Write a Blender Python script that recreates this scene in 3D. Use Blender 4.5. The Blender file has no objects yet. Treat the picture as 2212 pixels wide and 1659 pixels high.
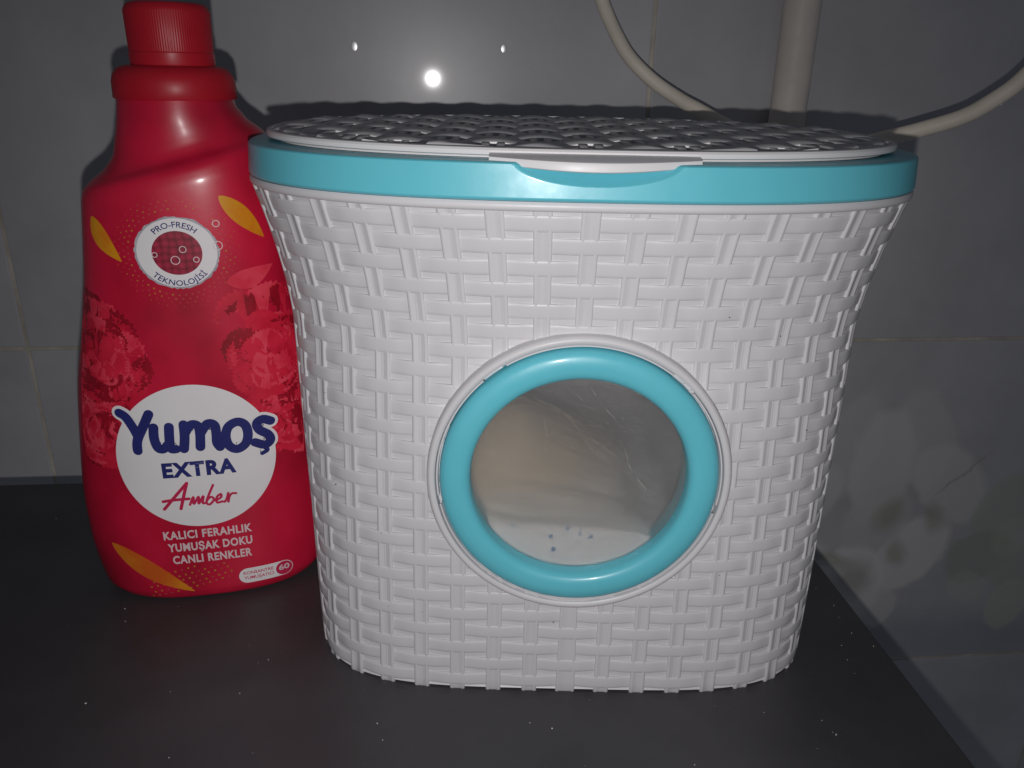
import bpy, bmesh, math, random
from mathutils import Vector, Matrix
random.seed(7)
SC = bpy.context.scene
COL = SC.collection
PI = math.pi

# ------------------------------------------------------------------ camera, light, exposure
PITCH, ROLL, EYE = math.radians(21.4), math.radians(1.2), 0.247
cam = bpy.data.cameras.new('camera'); camo = bpy.data.objects.new('camera', cam); COL.objects.link(camo)
cam.sensor_width = 36.0; cam.lens = 36.0 * 1745 / 2212; cam.clip_start = 0.01; cam.clip_end = 50
R0 = Vector((1, 0, 0)); FW = Vector((0, math.cos(PITCH), -math.sin(PITCH))); U0 = Vector((0, math.sin(PITCH), math.cos(PITCH)))
RT = R0 * math.cos(ROLL) + U0 * math.sin(ROLL); UP = U0 * math.cos(ROLL) - R0 * math.sin(ROLL)
def basis(r, u, b, loc):
    return Matrix(((r.x, u.x, b.x, loc.x), (r.y, u.y, b.y, loc.y), (r.z, u.z, b.z, loc.z), (0, 0, 0, 1)))
CAMLOC = Vector((0, 0, EYE))
camo.matrix_world = basis(RT, UP, -FW, CAMLOC)
SC.camera = camo
cam.dof.use_dof = False

w = bpy.data.worlds.new('World'); SC.world = w; w.use_nodes = True
w.node_tree.nodes['Background'].inputs[0].default_value = (0.72, 0.77, 0.92, 1)
w.node_tree.nodes['Background'].inputs[1].default_value = 0.055

# the phone's flash, just below the lens
fl = bpy.data.lights.new('camera_flash', 'SPOT'); flo = bpy.data.objects.new('camera_flash', fl); COL.objects.link(flo)
fl.energy = 2.9; fl.color = (1.0, 0.975, 0.965); fl.shadow_soft_size = 0.0021
fl.spot_size = math.radians(112); fl.spot_blend = 1.0
fdir = (FW * math.cos(math.radians(0)) - UP * 0.10 - RT * 0.03).normalized()
flo.matrix_world = basis(RT, UP, -fdir, CAMLOC - UP * 0.019)

vs = SC.view_settings
vs.view_transform = 'Standard'; vs.look = 'None'; vs.exposure = 0.0; vs.gamma = 1.0; vs.use_curve_mapping = False

# ------------------------------------------------------------------ helpers
def tag(o, label=None, cat=None, group=None, kind=None):
    if label: o['label'] = label
    if cat: o['category'] = cat
    if group: o['group'] = group
    if kind: o['kind'] = kind
    return o

def empty(name, loc=(0, 0, 0), rz=0.0):
    o = bpy.data.objects.new(name, None); COL.objects.link(o)
    o.location = loc; o.rotation_euler = (0, 0, rz); o.empty_display_size = 0.02
    return o

def mesh(name, verts, faces, mat, parent=None, smooth=True, mats=None, fmat=None):
    me = bpy.data.meshes.new(name); me.from_pydata([tuple(v) for v in verts], [], faces); me.update()
    for m in (mats or [mat]): me.materials.append(m)
    if fmat: me.polygons.foreach_set('material_index', fmat)
    if smooth: me.polygons.foreach_set('use_smooth', [True] * len(me.polygons))
    o = bpy.data.objects.new(name, me); COL.objects.link(o)
    if parent: o.parent = parent
    return o

def bmobj(name, bm, mat, parent=None, smooth=True):
    me = bpy.data.meshes.new(name); bm.to_mesh(me); bm.free(); me.materials.append(mat)
    if smooth: me.polygons.foreach_set('use_smooth', [True] * len(me.polygons))
    o = bpy.data.objects.new(name, me); COL.objects.link(o)
    if parent: o.parent = parent
    return o

def sharp(o, deg=35):
    me = o.data
    bm = bmesh.new(); bm.from_mesh(me)
    bmesh.ops.recalc_face_normals(bm, faces=bm.faces)
    for e in bm.edges:
        e.smooth = not (len(e.link_faces) == 2 and e.calc_face_angle(0) > math.radians(deg))
    bm.to_mesh(me); bm.free()
    return o

def tube(name, pts, rad, mat, parent=None, seg=16, res=8):
    P = [Vector(p) for p in pts]; Q = []
    for i in range(len(P) - 1):
        p0, p1, p2, p3 = P[max(0, i - 1)], P[i], P[i + 1], P[min(len(P) - 1, i + 2)]
        for k in range(res):
            t = k / res
            Q.append(0.5 * ((2 * p1) + (p2 - p0) * t + (2 * p0 - 5 * p1 + 4 * p2 - p3) * t * t + (3 * p1 - p0 - 3 * p2 + p3) * t ** 3))
    Q.append(P[-1])
    V, Fc = [], []
    nrm = Vector((0, 1, 0))
    for i, q in enumerate(Q):
        d = (Q[min(i + 1, len(Q) - 1)] - Q[max(i - 1, 0)]).normalized()
        nrm = (nrm - d * nrm.dot(d)).normalized(); bi = d.cross(nrm)
        for k in range(seg):
            a = 2 * PI * k / seg; V.append(q + (nrm * math.cos(a) + bi * math.sin(a)) * rad)
    for i in range(len(Q) - 1):
        for k in range(seg):
            k2 = (k + 1) % seg
            Fc.append((i * seg + k, i * seg + k2, (i + 1) * seg + k2, (i + 1) * seg + k))
    Fc.append(tuple(range(seg))); Fc.append(tuple((len(Q) - 1) * seg + k for k in range(seg)))
    return sharp(mesh(name, V, Fc, mat, parent), 50)

def lathe(name, prof, mat, parent=None, seg=96, loc=(0, 0, 0), axis='Z', a0=0.0, a1=2 * PI, rfun=None, close=True):
    """prof: (radius, height). axis Z turns about z, axis Y turns about y with height towards -y"""
    V, Fc = [], []
    full = abs(a1 - a0 - 2 * PI) < 1e-6
    n = seg if full else seg + 1
    for r, hgt in prof:
        for k in range(n):
            a = a0 + (a1 - a0) * k / seg
            rr = rfun(r, hgt, a) if rfun else r
            if axis == 'Z': V.append((loc[0] + rr * math.cos(a), loc[1] + rr * math.sin(a), loc[2] + hgt))
            else: V.append((loc[0] + rr * math.cos(a), loc[1] - hgt, loc[2] + rr * math.sin(a)))
    for i in range(len(prof) - 1):
        for k in range(seg):
            k2 = (k + 1) % n if full else k + 1
            Fc.append((i * n + k, i * n + k2, (i + 1) * n + k2, (i + 1) * n + k))
    return sharp(mesh(name, V, Fc, mat, parent), 40)

# ------------------------------------------------------------------ materials
def mat_new(name):
    m = bpy.data.materials.new(name); m.use_nodes = True
    nt = m.node_tree; b = nt.nodes['Principled BSDF']
    return m, nt, b

def nd(nt, typ, **kw):
    n = nt.nodes.new(typ)
    for k, v in kw.items(): setattr(n, k, v)
    return n

def noise(nt, scale, detail=3, rough=0.55, coord='Object', vscale=None):
    tc = nd(nt, 'ShaderNodeTexCoord'); n = nd(nt, 'ShaderNodeTexNoise')
    n.inputs['Scale'].default_value = scale; n.inputs['Detail'].default_value = detail; n.inputs['Roughness'].default_value = rough
    if vscale:
        mp = nd(nt, 'ShaderNodeMapping'); mp.inputs['Scale'].default_value = vscale
        nt.links.new(tc.outputs[coord], mp.inputs[0]); nt.links.new(mp.outputs[0], n.inputs['Vector'])
    else:
        nt.links.new(tc.outputs[coord], n.inputs['Vector'])
    return n

def ramp(nt, src, stops):
    r = nd(nt, 'ShaderNodeValToRGB'); el = r.color_ramp.elements
    while len(el) < len(stops): el.new(0.5)
    for e, (p, c) in zip(el, stops):
        e.position = p; e.color = (*c, 1) if len(c) == 3 else c
    nt.links.new(src, r.inputs[0]); return r

def bump(nt, b, src, strength, dist):
    bp = nd(nt, 'ShaderNodeBump'); bp.inputs['Strength'].default_value = strength; bp.inputs['Distance'].default_value = dist
    nt.links.new(src, bp.inputs['Height']); nt.links.new(bp.outputs[0], b.inputs['Normal'])
    return bp

def plastic(name, col, rough=0.35, var=0.06, spec=0.45, coat=0.0, bscale=260, bstr=0.06, sss=0.0, bdist=0.0004):
    m, nt, b = mat_new(name)
    n = noise(nt, 35, 4)
    c1 = [x * (1 - var) for x in col]; c2 = [min(1, x * (1 + var)) for x in col]
    r = ramp(nt, n.outputs['Fac'], [(0.3, c1), (0.7, c2)]); nt.links.new(r.outputs[0], b.inputs['Base Color'])
    n2 = noise(nt, 90, 3)
    rr = ramp(nt, n2.outputs['Fac'], [(0.3, (rough * 0.85,) * 3), (0.7, (min(1, rough * 1.2),) * 3)])
    nt.links.new(rr.outputs[0], b.inputs['Roughness'])
    b.inputs['Specular IOR Level'].default_value = spec
    b.inputs['Coat Weight'].default_value = coat; b.inputs['Coat Roughness'].default_value = 0.10
    n3 = noise(nt, bscale, 2); bump(nt, b, n3.outputs['Fac'], bstr, bdist)
    return m

M = {}
M['white'] = plastic('white_plastic', (0.60, 0.59, 0.612), 0.42, 0.02, 0.35, bscale=120, bstr=0.05)
M['white_gloss'] = plastic('white_lid_plastic', (0.68, 0.67, 0.685), 0.40, 0.02, 0.35, bscale=150, bstr=0.04)
M['teal'] = plastic('teal_plastic', (0.120, 0.51, 0.615), 0.36, 0.03, 0.42, coat=0.16, bscale=420, bstr=0.04)
M['red_cap'] = plastic('red_cap_plastic', (0.47, 0.011, 0.025), 0.42, 0.08, 0.35, bscale=200)
M['hose'] = plastic('cream_hose_plastic', (0.86, 0.78, 0.66), 0.5, 0.08, 0.3)
M['pipe'] = plastic('cream_pipe_plastic', (0.74, 0.68, 0.62), 0.5, 0.08, 0.3)
M['grout'] = plastic('tile_grout', (0.60, 0.55, 0.47), 0.95, 0.25, 0.05, bscale=500, bstr=0.4)

def powder_mat():
    m, nt, b = mat_new('detergent_powder')
    v = nd(nt, 'ShaderNodeTexVoronoi'); v.inputs['Scale'].default_value = 600
    tc = nd(nt, 'ShaderNodeTexCoord'); nt.links.new(tc.outputs['Object'], v.inputs['Vector'])
    sep = nd(nt, 'ShaderNodeSeparateColor'); nt.links.new(v.outputs['Color'], sep.inputs[0])
    r = ramp(nt, sep.outputs[0], [(0.0, (0.86, 0.87, 0.86)), (0.985, (0.90, 0.91, 0.90)), (0.987, (0.10, 0.32, 0.55)), (1.0, (0.10, 0.32, 0.55))])
    # white powder low down, blending to beige higher up the heap
    sx = nd(nt, 'ShaderNodeSeparateXYZ'); nt.links.new(tc.outputs['Object'], sx.inputs[0])
    mr = nd(nt, 'ShaderNodeMapRange'); mr.inputs['From Min'].default_value = 0.074; mr.inputs['From Max'].default_value = 0.086
    nt.links.new(sx.outputs['Z'], mr.inputs['Value'])
    mu = nd(nt, 'ShaderNodeMath', operation='MAXIMUM'); nt.links.new(mr.outputs[0], mu.inputs[0]); mu.inputs[1].default_value = 0.0
    mx = nd(nt, 'ShaderNodeMix', data_type='RGBA'); nt.links.new(mu.outputs[0], mx.inputs['Factor'])
    nt.links.new(r.outputs[0], mx.inputs['A']); mx.inputs['B'].default_value = (0.86, 0.72, 0.54, 1)
    nt.links.new(mx.outputs['Result'], b.inputs['Base Color']); b.inputs['Roughness'].default_value = 0.95
    b.inputs['Specular IOR Level'].default_value = 0.05
    bump(nt, b, v.outputs['Distance'], 0.3, 0.0008)
    return m
M['powder'] = powder_mat()

def pane_mat():
    m = bpy.data.materials.new('frosted_pane'); m.use_nodes = True; nt = m.node_tree; nt.nodes.clear()
    out = nd(nt, 'ShaderNodeOutputMaterial')
    tr = nd(nt, 'ShaderNodeBsdfTransparent'); tr.inputs[0].default_value = (0.93, 0.92, 0.92, 1)
    rf = nd(nt, 'ShaderNodeBsdfRefraction'); rf.inputs['IOR'].default_value = 1.22; rf.inputs['Roughness'].default_value = 0.62
    rf.inputs[0].default_value = (0.9, 0.9, 0.9, 1)
    df = nd(nt, 'ShaderNodeBsdfDiffuse'); df.inputs[0].default_value = (0.36, 0.355, 0.36, 1)
    gl = nd(nt, 'ShaderNodeBsdfGlossy'); gl.inputs['Roughness'].default_value = 0.22
    gl.inputs[0].default_value = (0.8, 0.8, 0.8, 1)
    n = noise(nt, 60, 3)
    sc = noise(nt, 8, 5, 0.7, vscale=(6, 1, 60))
    bp = nd(nt, 'ShaderNodeBump'); bp.inputs['Strength'].default_value = 0.15; bp.inputs['Distance'].default_value = 0.0005
    nt.links.new(n.outputs['Fac'], bp.inputs['Height']); nt.links.new(bp.outputs[0], gl.inputs['Normal'])
    m1 = nd(nt, 'ShaderNodeMixShader'); m1.inputs[0].default_value = 0.55
    nt.links.new(tr.outputs[0], m1.inputs[1]); nt.links.new(rf.outputs[0], m1.inputs[2])
    m2 = nd(nt, 'ShaderNodeMixShader'); m2.inputs[0].default_value = 0.24
    nt.links.new(m1.outputs[0], m2.inputs[1]); nt.links.new(df.outputs[0], m2.inputs[2])
    m3 = nd(nt, 'ShaderNodeMixShader'); m3.inputs[0].default_value = 0.03
    nt.links.new(m2.outputs[0], m3.inputs[1]); nt.links.new(gl.outputs[0], m3.inputs[2])
    nt.links.new(m3.outputs[0], out.inputs[0])
    return m
M['pane'] = pane_mat()

def table_mat():
    m, nt, b = mat_new('black_table_laminate')
    n = noise(nt, 14, 5); r = ramp(nt, n.outputs['Fac'], [(0.3, (0.038, 0.036, 0.040)), (0.7, (0.056, 0.053, 0.058))])
    nt.links.new(r.outputs[0], b.inputs['Base Color'])
    n2 = noise(nt, 30, 5, 0.7); rr = ramp(nt, n2.outputs['Fac'], [(0.3, (0.38,) * 3), (0.75, (0.55,) * 3)])
    nt.links.new(rr.outputs[0], b.inputs['Roughness']); b.inputs['Specular IOR Level'].default_value = 0.5
    n3 = noise(nt, 900, 2); bump(nt, b, n3.outputs['Fac'], 0.12, 0.0003)
    return m
M['table'] = table_mat()

def tile_mat(name, blobs=()):
    m, nt, b = mat_new(name)
    n = noise(nt, 7, 6, 0.6)
    r = ramp(nt, n.outputs['Fac'], [(0.25, (0.46, 0.455, 0.475)), (0.55, (0.575, 0.57, 0.59)), (0.8, (0.66, 0.65, 0.665))])
    col = r.outputs[0]
    if blobs:
        tc = nd(nt, 'ShaderNodeTexCoord')
        wn = noise(nt, 22, 4, 0.6)
        sub = nd(nt, 'ShaderNodeVectorMath', operation='SUBTRACT'); sub.inputs[1].default_value = (0.5, 0.5, 0.5)
        nt.links.new(wn.outputs['Color'], sub.inputs[0])
        scl = nd(nt, 'ShaderNodeVectorMath', operation='SCALE'); scl.inputs['Scale'].default_value = 0.024
        nt.links.new(sub.outputs[0], scl.inputs[0])
        add = nd(nt, 'ShaderNodeVectorMath', operation='ADD')
        nt.links.new(tc.outputs['Object'], add.inputs[0]); nt.links.new(scl.outputs[0], add.inputs[1])
        for (cx, cz, rx, rz, rot, c, op, eg) in blobs:
            mp = nd(nt, 'ShaderNodeMapping', vector_type='TEXTURE')
            mp.inputs['Location'].default_value = (cx, 0, cz); mp.inputs['Rotation'].default_value = (0, math.radians(rot), 0)
            mp.inputs['Scale'].default_value = (rx, 1000, rz)
            nt.links.new(add.outputs[0], mp.inputs[0])
            ln = nd(nt, 'ShaderNodeVectorMath', operation='LENGTH'); nt.links.new(mp.outputs[0], ln.inputs[0])
            f = ramp(nt, ln.outputs['Value'], [(eg * 0.88, (op * 0.97,) * 3), (1.0, (0, 0, 0))])
            mx = nd(nt, 'ShaderNodeMix', data_type='RGBA')
            nt.links.new(f.outputs[0], mx.inputs['Factor']); nt.links.new(col, mx.inputs['A']); mx.inputs['B'].default_value = (*c, 1)
            col = mx.outputs['Result']
    nt.links.new(col, b.inputs['Base Color'])
    b.inputs['Roughness'].default_value = 0.30; b.inputs['Specular IOR Level'].default_value = 0.32
    b.inputs['Coat Weight'].default_value = 0.35; b.inputs['Coat Roughness'].default_value = 0.055
    n2 = noise(nt, 60, 3); bump(nt, b, n2.outputs['Fac'], 0.05, 0.0006)
    return m
M['tile'] = tile_mat('grey_wall_tile')

# ------------------------------------------------------------------ setting: tiled wall and table, in the wall's own frame
WALL_ROT = math.radians(5.65)
TV = Vector((math.cos(WALL_ROT), math.sin(WALL_ROT), 0)); NV = Vector((-math.sin(WALL_ROT), math.cos(WALL_ROT), 0))
WALL_D = 0.64
wall = empty('wall', NV * WALL_D, WALL_ROT); tag(wall, 'grey glazed wall tiles with pale grout behind the table', kind='structure')
def box_bm(x0, x1, y0, y1, z0, z1, bev=0.0, seg=2):
    bm = bmesh.new()
    vs_ = [bm.verts.new(p) for p in ((x0, y0, z0), (x1, y0, z0), (x1, y1, z0), (x0, y1, z0), (x0, y0, z1), (x1, y0, z1), (x1, y1, z1), (x0, y1, z1))]
    for f in ((0, 3, 2, 1), (4, 5, 6, 7), (0, 1, 5, 4), (1, 2, 6, 5), (2, 3, 7, 6), (3, 0, 4, 7)): bm.faces.new([vs_[i] for i in f])
    if bev: bmesh.ops.bevel(bm, geom=bm.edges[:], offset=bev, segments=seg, affect='EDGES', profile=0.5)
    return bm
bmobj('grout_bed', box_bm(-0.82, 1.15, 0.0012, 0.02, -0.68, 0.74), M['grout'], wall, False)
TW, TH, X0, Z0, J = 0.4875, 0.351, -0.324, 0.031, 0.0028
# printed flower decor on one tile: (x, z, rx, rz, rot, colour, opacity), relative to that tile's centre
PALE, OLIVE, BROWN, LEAF, DARK = (0.88, 0.86, 0.83), (0.36, 0.35, 0.25), (0.33, 0.30, 0.26), (0.37, 0.405, 0.35), (0.24, 0.25, 0.28)
P1, P2, P3 = (0.86, 0.84, 0.82), (0.74, 0.72, 0.70), (0.66, 0.645, 0.63)
G1, G2, G3 = (0.50, 0.535, 0.46), (0.42, 0.455, 0.39), (0.60, 0.62, 0.52)
flower_blobs = [   # x, z, rx, rz, rot, colour, opacity, edge
    (0.10, -0.150, 0.30, 0.050, 0, (0.36, 0.37, 0.41), 0.7, 0.35),
    (-0.030, 0.070, 0.030, 0.062, 14, P3, 0.7, 0.90), (0.040, 0.078, 0.032, 0.058, -16, P3, 0.7, 0.90),
    (0.005, 0.050, 0.034, 0.066, 2, P2, 0.75, 0.92), (-0.068, 0.018, 0.034, 0.050, 38, P2, 0.75, 0.92),
    (0.078, 0.030, 0.032, 0.056, -46, P2, 0.75, 0.92), (-0.060, -0.052, 0.036, 0.050, -40, P2, 0.8, 0.92),
    (0.052, -0.046, 0.036, 0.052, 40, P1, 0.75, 0.93), (-0.004, -0.078, 0.036, 0.052, -4, P1, 0.8, 0.93),
    (0.012, -0.004, 0.036, 0.040, 20, P3, 0.7, 0.90), (0.030, -0.108, 0.022, 0.026, 15, P2, 0.7, 0.92),
    (0.190, 0.030, 0.040, 0.060, -30, G2, 0.7, 0.90), (0.140, 0.000, 0.034, 0.050, 30, G1, 0.7, 0.92),
    (0.215, -0.020, 0.036, 0.050, -10, G1, 0.7, 0.92), (0.125, -0.052, 0.040, 0.032, -20, G2, 0.75, 0.92),
    (0.180, -0.070, 0.044, 0.036, 14, G1, 0.75, 0.92), (0.170, -0.110, 0.022, 0.032, 10, G3, 0.7, 0.92), (0.120, -0.088, 0.026, 0.020, 30, G3, 0.55, 0.90),
    (0.160, -0.030, 0.030, 0.026, 0, G3, 0.5, 0.8),
    (-0.062, 0.012, 0.013, 0.028, 8, OLIVE, 0.55, 0.35), (0.022, 0.000, 0.020, 0.024, 30, OLIVE, 0.6, 0.35), (0.070, -0.004, 0.014, 0.024, -14, OLIVE, 0.5, 0.35),
    (-0.024, -0.050, 0.026, 0.014, 24, OLIVE, 0.6, 0.35), (0.000, -0.074, 0.026, 0.030, 10, BROWN, 0.6, 0.30), (0.038, -0.044, 0.013, 0.022, -8, OLIVE, 0.55, 0.35),
    (-0.045, -0.043, 0.014, 0.008, 25, DARK, 0.6, 0.4), (-0.070, -0.028, 0.010, 0.008, 0, DARK, 0.6, 0.4), (-0.026, -0.118, 0.024, 0.012, 42, DARK, 0.5, 0.4),
    (0.088, 0.040, 0.0025, 0.040, 46, BROWN, 0.4, 0.5), (0.190, -0.052, 0.020, 0.006, 10, DARK, 0.65, 0.4),
]
M['tile_flower'] = tile_mat('flower_printed_tile', flower_blobs)
tb_ = box_bm(-TW / 2 + J / 2, TW / 2 - J / 2, 0.0, 0.008, -TH / 2 + J / 2, TH / 2 - J / 2, 0.0011)
tile_me = None
for ci in range(-1, 3):
    for ri in range(-2, 2):
        fl_ = (ci == 1 and ri == -1)
        if tile_me is None:
            o = bmobj('wall_tile', tb_, M['tile'], wall, False); tile_me = o.data
        else:
            me = tile_me.copy() if fl_ else tile_me
            o = bpy.data.objects.new('wall_tile', me); COL.objects.link(o); o.parent = wall
            if fl_:
                me.materials.clear(); me.materials.append(M['tile_flower']); o['label'] = 'tile printed with pale grey and olive flowers'
        o.location = (X0 + (ci + 0.5) * TW, 0, Z0 + (ri + 0.5) * TH)
# two tiny made-up beads, added to recreate the glints beside the flash reflection
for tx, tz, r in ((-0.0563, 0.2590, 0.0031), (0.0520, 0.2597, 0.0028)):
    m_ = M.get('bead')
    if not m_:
        m_, nt, b = mat_new('half_metal_glint_bead'); M['bead'] = m_
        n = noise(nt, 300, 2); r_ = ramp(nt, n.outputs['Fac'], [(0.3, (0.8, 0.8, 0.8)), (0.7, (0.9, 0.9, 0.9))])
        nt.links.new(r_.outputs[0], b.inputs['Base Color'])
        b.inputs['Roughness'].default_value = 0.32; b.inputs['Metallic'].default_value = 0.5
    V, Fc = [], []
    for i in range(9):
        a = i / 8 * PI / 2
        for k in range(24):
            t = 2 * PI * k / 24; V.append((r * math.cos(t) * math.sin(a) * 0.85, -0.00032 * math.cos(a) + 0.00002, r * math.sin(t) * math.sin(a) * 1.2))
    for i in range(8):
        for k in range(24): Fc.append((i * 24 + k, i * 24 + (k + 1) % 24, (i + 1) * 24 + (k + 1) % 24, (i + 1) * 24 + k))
    o = mesh('added_glint_bead', V, Fc, m_, wall); o.location = (tx, 0, tz)

table = empty('table', (0, 0, 0), WALL_ROT); tag(table, 'dark table top under the basket and the bottle', kind='structure')
bmobj('table_top', box_bm(-0.95, 0.204, -0.45, 0.470, -0.025, 0.0, 0.0012, 3), M['table'], table, False)

# ------------------------------------------------------------------ pipe and hose behind the basket
pl = lathe('water_pipe', [(0.0, -0.33), (0.0128, -0.33), (0.0134, -0.3294), (0.0134, 0.4994), (0.0128, 0.50), (0.0, 0.50)], M['pipe'], None, 40)
pl.location = TV * 0.268 + NV * (WALL_D - 0.0150)
tag(pl, 'straight upright cream water pipe against the tiled wall', 'pipe')
hose = tube('drain_hose', [(0.0440, 0.6080, 0.40), (0.0464, 0.6075, 0.3323), (0.0500, 0.6079, 0.3077), (0.0557, 0.6084, 0.2909), (0.0647, 0.6043, 0.2724), (0.0762, 0.6004, 0.2550), (0.0935, 0.5971, 0.2398), (0.1116, 0.5919, 0.2286), (0.1233, 0.5870, 0.2227), (0.1526, 0.5778, 0.2090), (0.1861, 0.5610, 0.2029), (0.2162, 0.5439, 0.2049), (0.2342, 0.5306, 0.2109), (0.2491, 0.5221, 0.2165), (0.2677, 0.5138, 0.2244), (0.2801, 0.5080, 0.2338), (0.2908, 0.5011, 0.2461), (0.2993, 0.4919, 0.2663), (0.2995, 0.4869, 0.2915), (0.298, 0.486, 0.36)],
            0.0047, M['hose'], None, 16, 6)
tag(hose, 'thin cream hose hanging in a loop behind the basket lid', 'hose')

# ------------------------------------------------------------------ basket-weave detergent box
XC, YC, ZT = 0.0251, 0.3585, 0.2055
def body_ab(z):
    s = z / ZT; fl_ = min(1, max(0, (s - .72) / .28)) ** 1.6
    return .1128 + .0090 * s + .0113 * fl_, .0856 - .0068 * s + .0123 * fl_, 4.19 + (2.68 - 4.19) * s
def sup(a, b, n, th):
    c, s = math.cos(th), math.sin(th)
    return a * math.copysign(abs(c) ** (2 / n), c), b * math.copysign(abs(s) ** (2 / n), s)
# parameter table: fraction of perimeter -> theta, 0 at the front centre (theta = -90 deg), going to +x
def arc_table(a, b, n, N=4000):
    T = [-PI / 2 + 2 * PI * i / N for i in range(N + 1)]; P = [sup(a, b, n, t) for t in T]
    L = [0.0]
    for i in range(N): L.append(L[-1] + math.dist(P[i], P[i + 1]))
    return T, L
class Arc:
    def __init__(s, a, b, n): s.T, s.L = arc_table(a, b, n); s.tot = s.L[-1]
    def th(s, f):
        import bisect
        f = f % 1.0; x = f * s.tot; i = min(len(s.L) - 2, max(0, bisect.bisect_right(s.L, x) - 1))
        d = s.L[i + 1] - s.L[i]
        return s.T[i] + (s.T[i + 1] - s.T[i]) * ((x - s.L[i]) / d if d > 0 else 0)
NRIB = 46
ZS = [ZT * i / 60 for i in range(61)]
SUB = 8
NF = NRIB * SUB
GRID = []          # GRID[zi][k] = (point, outward normal) on the nominal body surface
for z in ZS:
    a, b, n = body_ab(z); A = Arc(a, b, n); row = []
    P = [sup(a, b, n, A.th(k / NF)) for k in range(NF)]
    for k in range(NF):
        p, q = P[k - 1], P[(k + 1) % NF]
        tx, ty = q[0] - p[0], q[1] - p[1]; l = math.hypot(tx, ty)
        row.append((Vector((P[k][0], P[k][1], z)), Vector((ty / l, -tx / l, 0))))
    GRID.append(row)
def surf(kf, z, off):
    """kf: index along the perimeter (0..NF, float), returns point in basket coordinates"""
    f = max(0, min(59.999, z / ZT * 60)); i = int(f); t = f - i
    k = kf % NF; k0 = int(k); u = k - k0; k1 = (k0 + 1) % NF
    def g(r): return r[k0][0] * (1 - u) + r[k1][0] * u, r[k0][1] * (1 - u) + r[k1][1] * u
    (p0, n0), (p1, n1) = g(GRID[i]), g(GRID[i + 1])
    p = p0 * (1 - t) + p1 * t; p.z = z
    return p + (n0 * (1 - t) + n1 * t) * off

basket = empty('detergent_box', (XC, YC, 0.0)); tag(basket, 'white basket-weave laundry box with teal rim and round window', 'laundry box')
RX, RZ, RHOLE = 0.0012, 0.1005, 0.0525      # porthole centre (basket coordinates) and hole radius
def in_hole(p): return p[1] < 0 and math.hypot(p[0] - RX, p[2] - RZ) < RHOLE

# shell
V, Fc = [], []
SR = [0.0009 + (ZT - 0.0009) * i / 70 for i in range(71)]
for z in SR:
    for k in range(NF): V.append(surf(k, z, -0.00048))
for i in range(70):
    for k in range(NF):
        q = (i * NF + k, i * NF + (k + 1) % NF, (i + 1) * NF + (k + 1) % NF, (i + 1) * NF + k)
        c = (V[q[0]] + V[q[2]]) / 2
        if not in_hole(c): Fc.append(q)
Fc.append(tuple(range(NF)))
body = mesh('body', V, Fc, M['white'], basket)

NROW = 25
ROWP = (ZT - 0.004) / NROW
HS = ROWP * 0.70
def sq(x):  # flattened cosine
    return max(-1.0, min(1.0, 1.9 * math.cos(x)))
prof = [(-0.5, -0.0016), (-0.5, 0.0), (-0.46, 0.00016), (-0.30, 0.00026), (0.0, 0.00030), (0.30, 0.00026), (0.46, 0.00016), (0.5, 0.0), (0.5, -0.0016)]
PN = len(prof)
for r in range(NROW):
    zc = ZT - 0.0028 - (r + 0.5) * ROWP
    V, Fc = [], []
    for k in range(NF):
        c = k / SUB
        ph = PI * (c + r)            # rib index parity: the strand dives under when (c + r) is even
        o = -0.00032 * sq(ph)
        for hv, ho in prof:
            V.append(surf(k, max(0.0005, zc + hv * HS), o + ho))
    for k in range(NF):
        k2 = (k + 1) % NF
        for j in range(PN - 1):
            q = (k * PN + j, k2 * PN + j, k2 * PN + j + 1, k * PN + j + 1)
            cc = (V[q[0]] + V[q[2]]) / 2
            if not in_hole(cc): Fc.append(q)
    sharp(mesh('strand', V, Fc, M['white'], body), 50)

ribw = [(-1.0, -0.0014), (-1.0, 0.00015), (-0.90, 0.00045), (-0.72, 0.00058), (-0.55, 0.00045), (-0.45, 0.00020), (-0.22, 0.00030), (-0.16, 0.00016), (0.0, 0.00028), (0.16, 0.00016), (0.22, 0.00030), (0.45, 0.00020), (0.55, 0.00045), (0.72, 0.00058), (0.90, 0.00045), (1.0, 0.00015), (1.0, -0.0014)]
RWN = len(ribw)
ribz = [0.0] + [0.0010 + (ZT - 0.0012) * i / 48 for i in range(49)]
for c in range(NRIB):
    V, Fc = [], []
    for zi, z in enumerate(ribz):
        wid = 0.205 * SUB
        for x, o in ribw:
            V.append(surf(c * SUB + x * wid, z, o + (0 if zi else -0.0004)))
    for i in range(len(ribz) - 1):
        for j in range(RWN - 1):
            q = (i * RWN + j, i * RWN + j + 1, (i + 1) * RWN + j + 1, (i + 1) * RWN + j)
            cc = (V[q[0]] + V[q[2]]) / 2
            if not in_hole(cc): Fc.append(q)
    Fc.append(tuple(range(RWN)))
    sharp(mesh('rib', V, Fc, M['white'], body), 50)

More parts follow.
